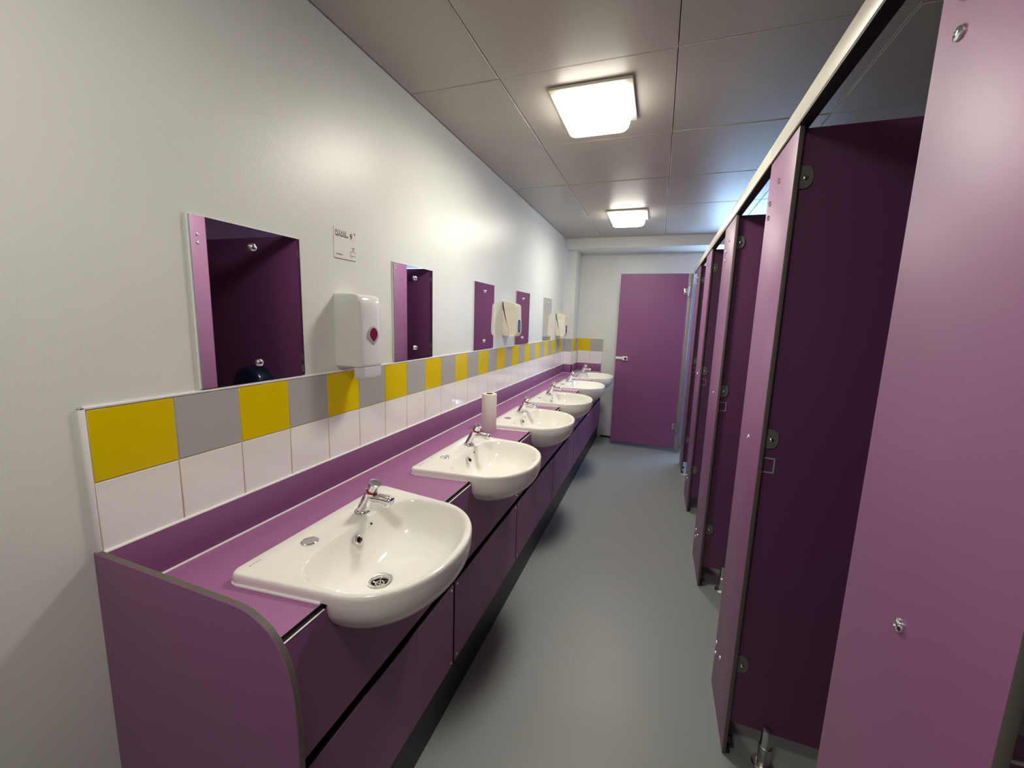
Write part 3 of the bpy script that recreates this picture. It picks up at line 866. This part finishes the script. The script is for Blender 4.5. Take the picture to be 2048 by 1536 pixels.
# ------------------------------------------------------------------ ceiling lights
def make_light(cx, cy, label, glow=('lamp_diffuser', 'lamp_lens')):
    t = thing('ceiling_light', label, 'ceiling light', (cx, cy, HC), 'square ceiling lights')
    h = 0.161
    b = MB(); b.box(cx-h, cx+h, cy-h, cy+h, HC-0.013, HC-0.001, bev=0.002, seg=2); b.build('frame', 'lamp_frame', t)
    b = MB(); rings = []
    def rr(half, r, z):
        pts = []
        for q, (sx, sy) in enumerate(((1, 1), (-1, 1), (-1, -1), (1, -1))):
            for k in range(7):
                a = PI/2*q + PI/2*k/6
                pts.append((cx + sx*(half-r) + r*math.cos(a), cy + sy*(half-r) + r*math.sin(a), z))
        return [b.bm.verts.new(p) for p in pts]
    for half, r, z in ((0.136, 0.020, HC-0.0125), (0.135, 0.022, HC-0.040), (0.130, 0.026, HC-0.062), (0.122, 0.030, HC-0.074), (0.106, 0.034, HC-0.080), (0.06, 0.030, HC-0.082)):
        rings.append(rr(half, r, z))
    for q, (A, B) in enumerate(zip(rings, rings[1:])):
        for i in range(28):
            f = b.bm.faces.new([A[i], A[(i+1) % 28], B[(i+1) % 28], B[i]]); f.smooth = True; f.material_index = 1 if q >= 3 else 0
    f = b.bm.faces.new(rings[-1]); f.smooth = True; f.material_index = 1
    bmesh.ops.recalc_face_normals(b.bm, faces=b.bm.faces)
    b.build('diffuser', list(glow), t)
    return t
l0 = make_light(0.722, 1.366, 'lit square ceiling light nearer the camera')
dup(l0, (0.727, 3.160, HC), 'lit square ceiling light farther away, near the bulkhead')
make_light(0.722, -0.430, 'square ceiling light overhead at the near end of the basin run', ('lamp_diffuser_dim', 'lamp_lens_dim'))

# ------------------------------------------------------------------ daylight and fill
def area(name, loc, rot, sx, sy, power, color):
    l = bpy.data.lights.new(name, 'AREA'); l.shape = 'RECTANGLE'; l.size = sx; l.size_y = sy; l.energy = power; l.color = color
    o = bpy.data.objects.new(name, l); COL.objects.link(o); o.location = loc; o.rotation_euler = rot
    return o
area('daylight', ((WX0+WX1)/2, YE+0.11, (WZ0+WZ1)/2), (math.radians(-90), 0, 0), WX1-WX0+0.1, WZ1-WZ0+0.1, 52, (0.42, 0.66, 1.0))

wd = bpy.data.worlds.new('sky'); SC.world = wd; wd.use_nodes = True
wd.node_tree.nodes['Background'].inputs['Color'].default_value = (0.55, 0.72, 1.0, 1)
wd.node_tree.nodes['Background'].inputs['Strength'].default_value = 1.0

# ------------------------------------------------------------------ camera
cam = bpy.data.cameras.new('camera'); co = bpy.data.objects.new('camera', cam); COL.objects.link(co)
Rr = Vector((0.942925830598573, 0.33135226747136887, 0.033114239106062454))
Rd = Vector((0.07870889678068604, -0.1251425880096931, -0.98901175030118))
Rf = Vector((-0.3235672844364188, 0.9351711113522587, -0.14408055016074514))
M = Matrix((( Rr.x, -Rd.x, -Rf.x, 1.0441), (Rr.y, -Rd.y, -Rf.y, -0.4331), (Rr.z, -Rd.z, -Rf.z, 1.4182), (0, 0, 0, 1)))
co.matrix_world = M
cam.sensor_fit = 'HORIZONTAL'; cam.sensor_width = 36.0
cam.lens = 792.86*36.0/2048.0
cam.shift_x = -(1036.83-1024)/2048.0
cam.shift_y = (754.57-768)/2048.0
cam.clip_start = 0.01
SC.camera = co

# ------------------------------------------------------------------ render look
SC.view_settings.view_transform = 'Standard'
SC.view_settings.look = 'None'
SC.view_settings.exposure = 0.42
SC.cycles.use_denoising = True
SC.cycles.max_bounces = 8
SC.cycles.diffuse_bounces = 4
SC.cycles.glossy_bounces = 5
SC.cycles.sample_clamp_indirect = 8.0
SC.cycles.caustics_reflective = False
SC.cycles.caustics_refractive = False
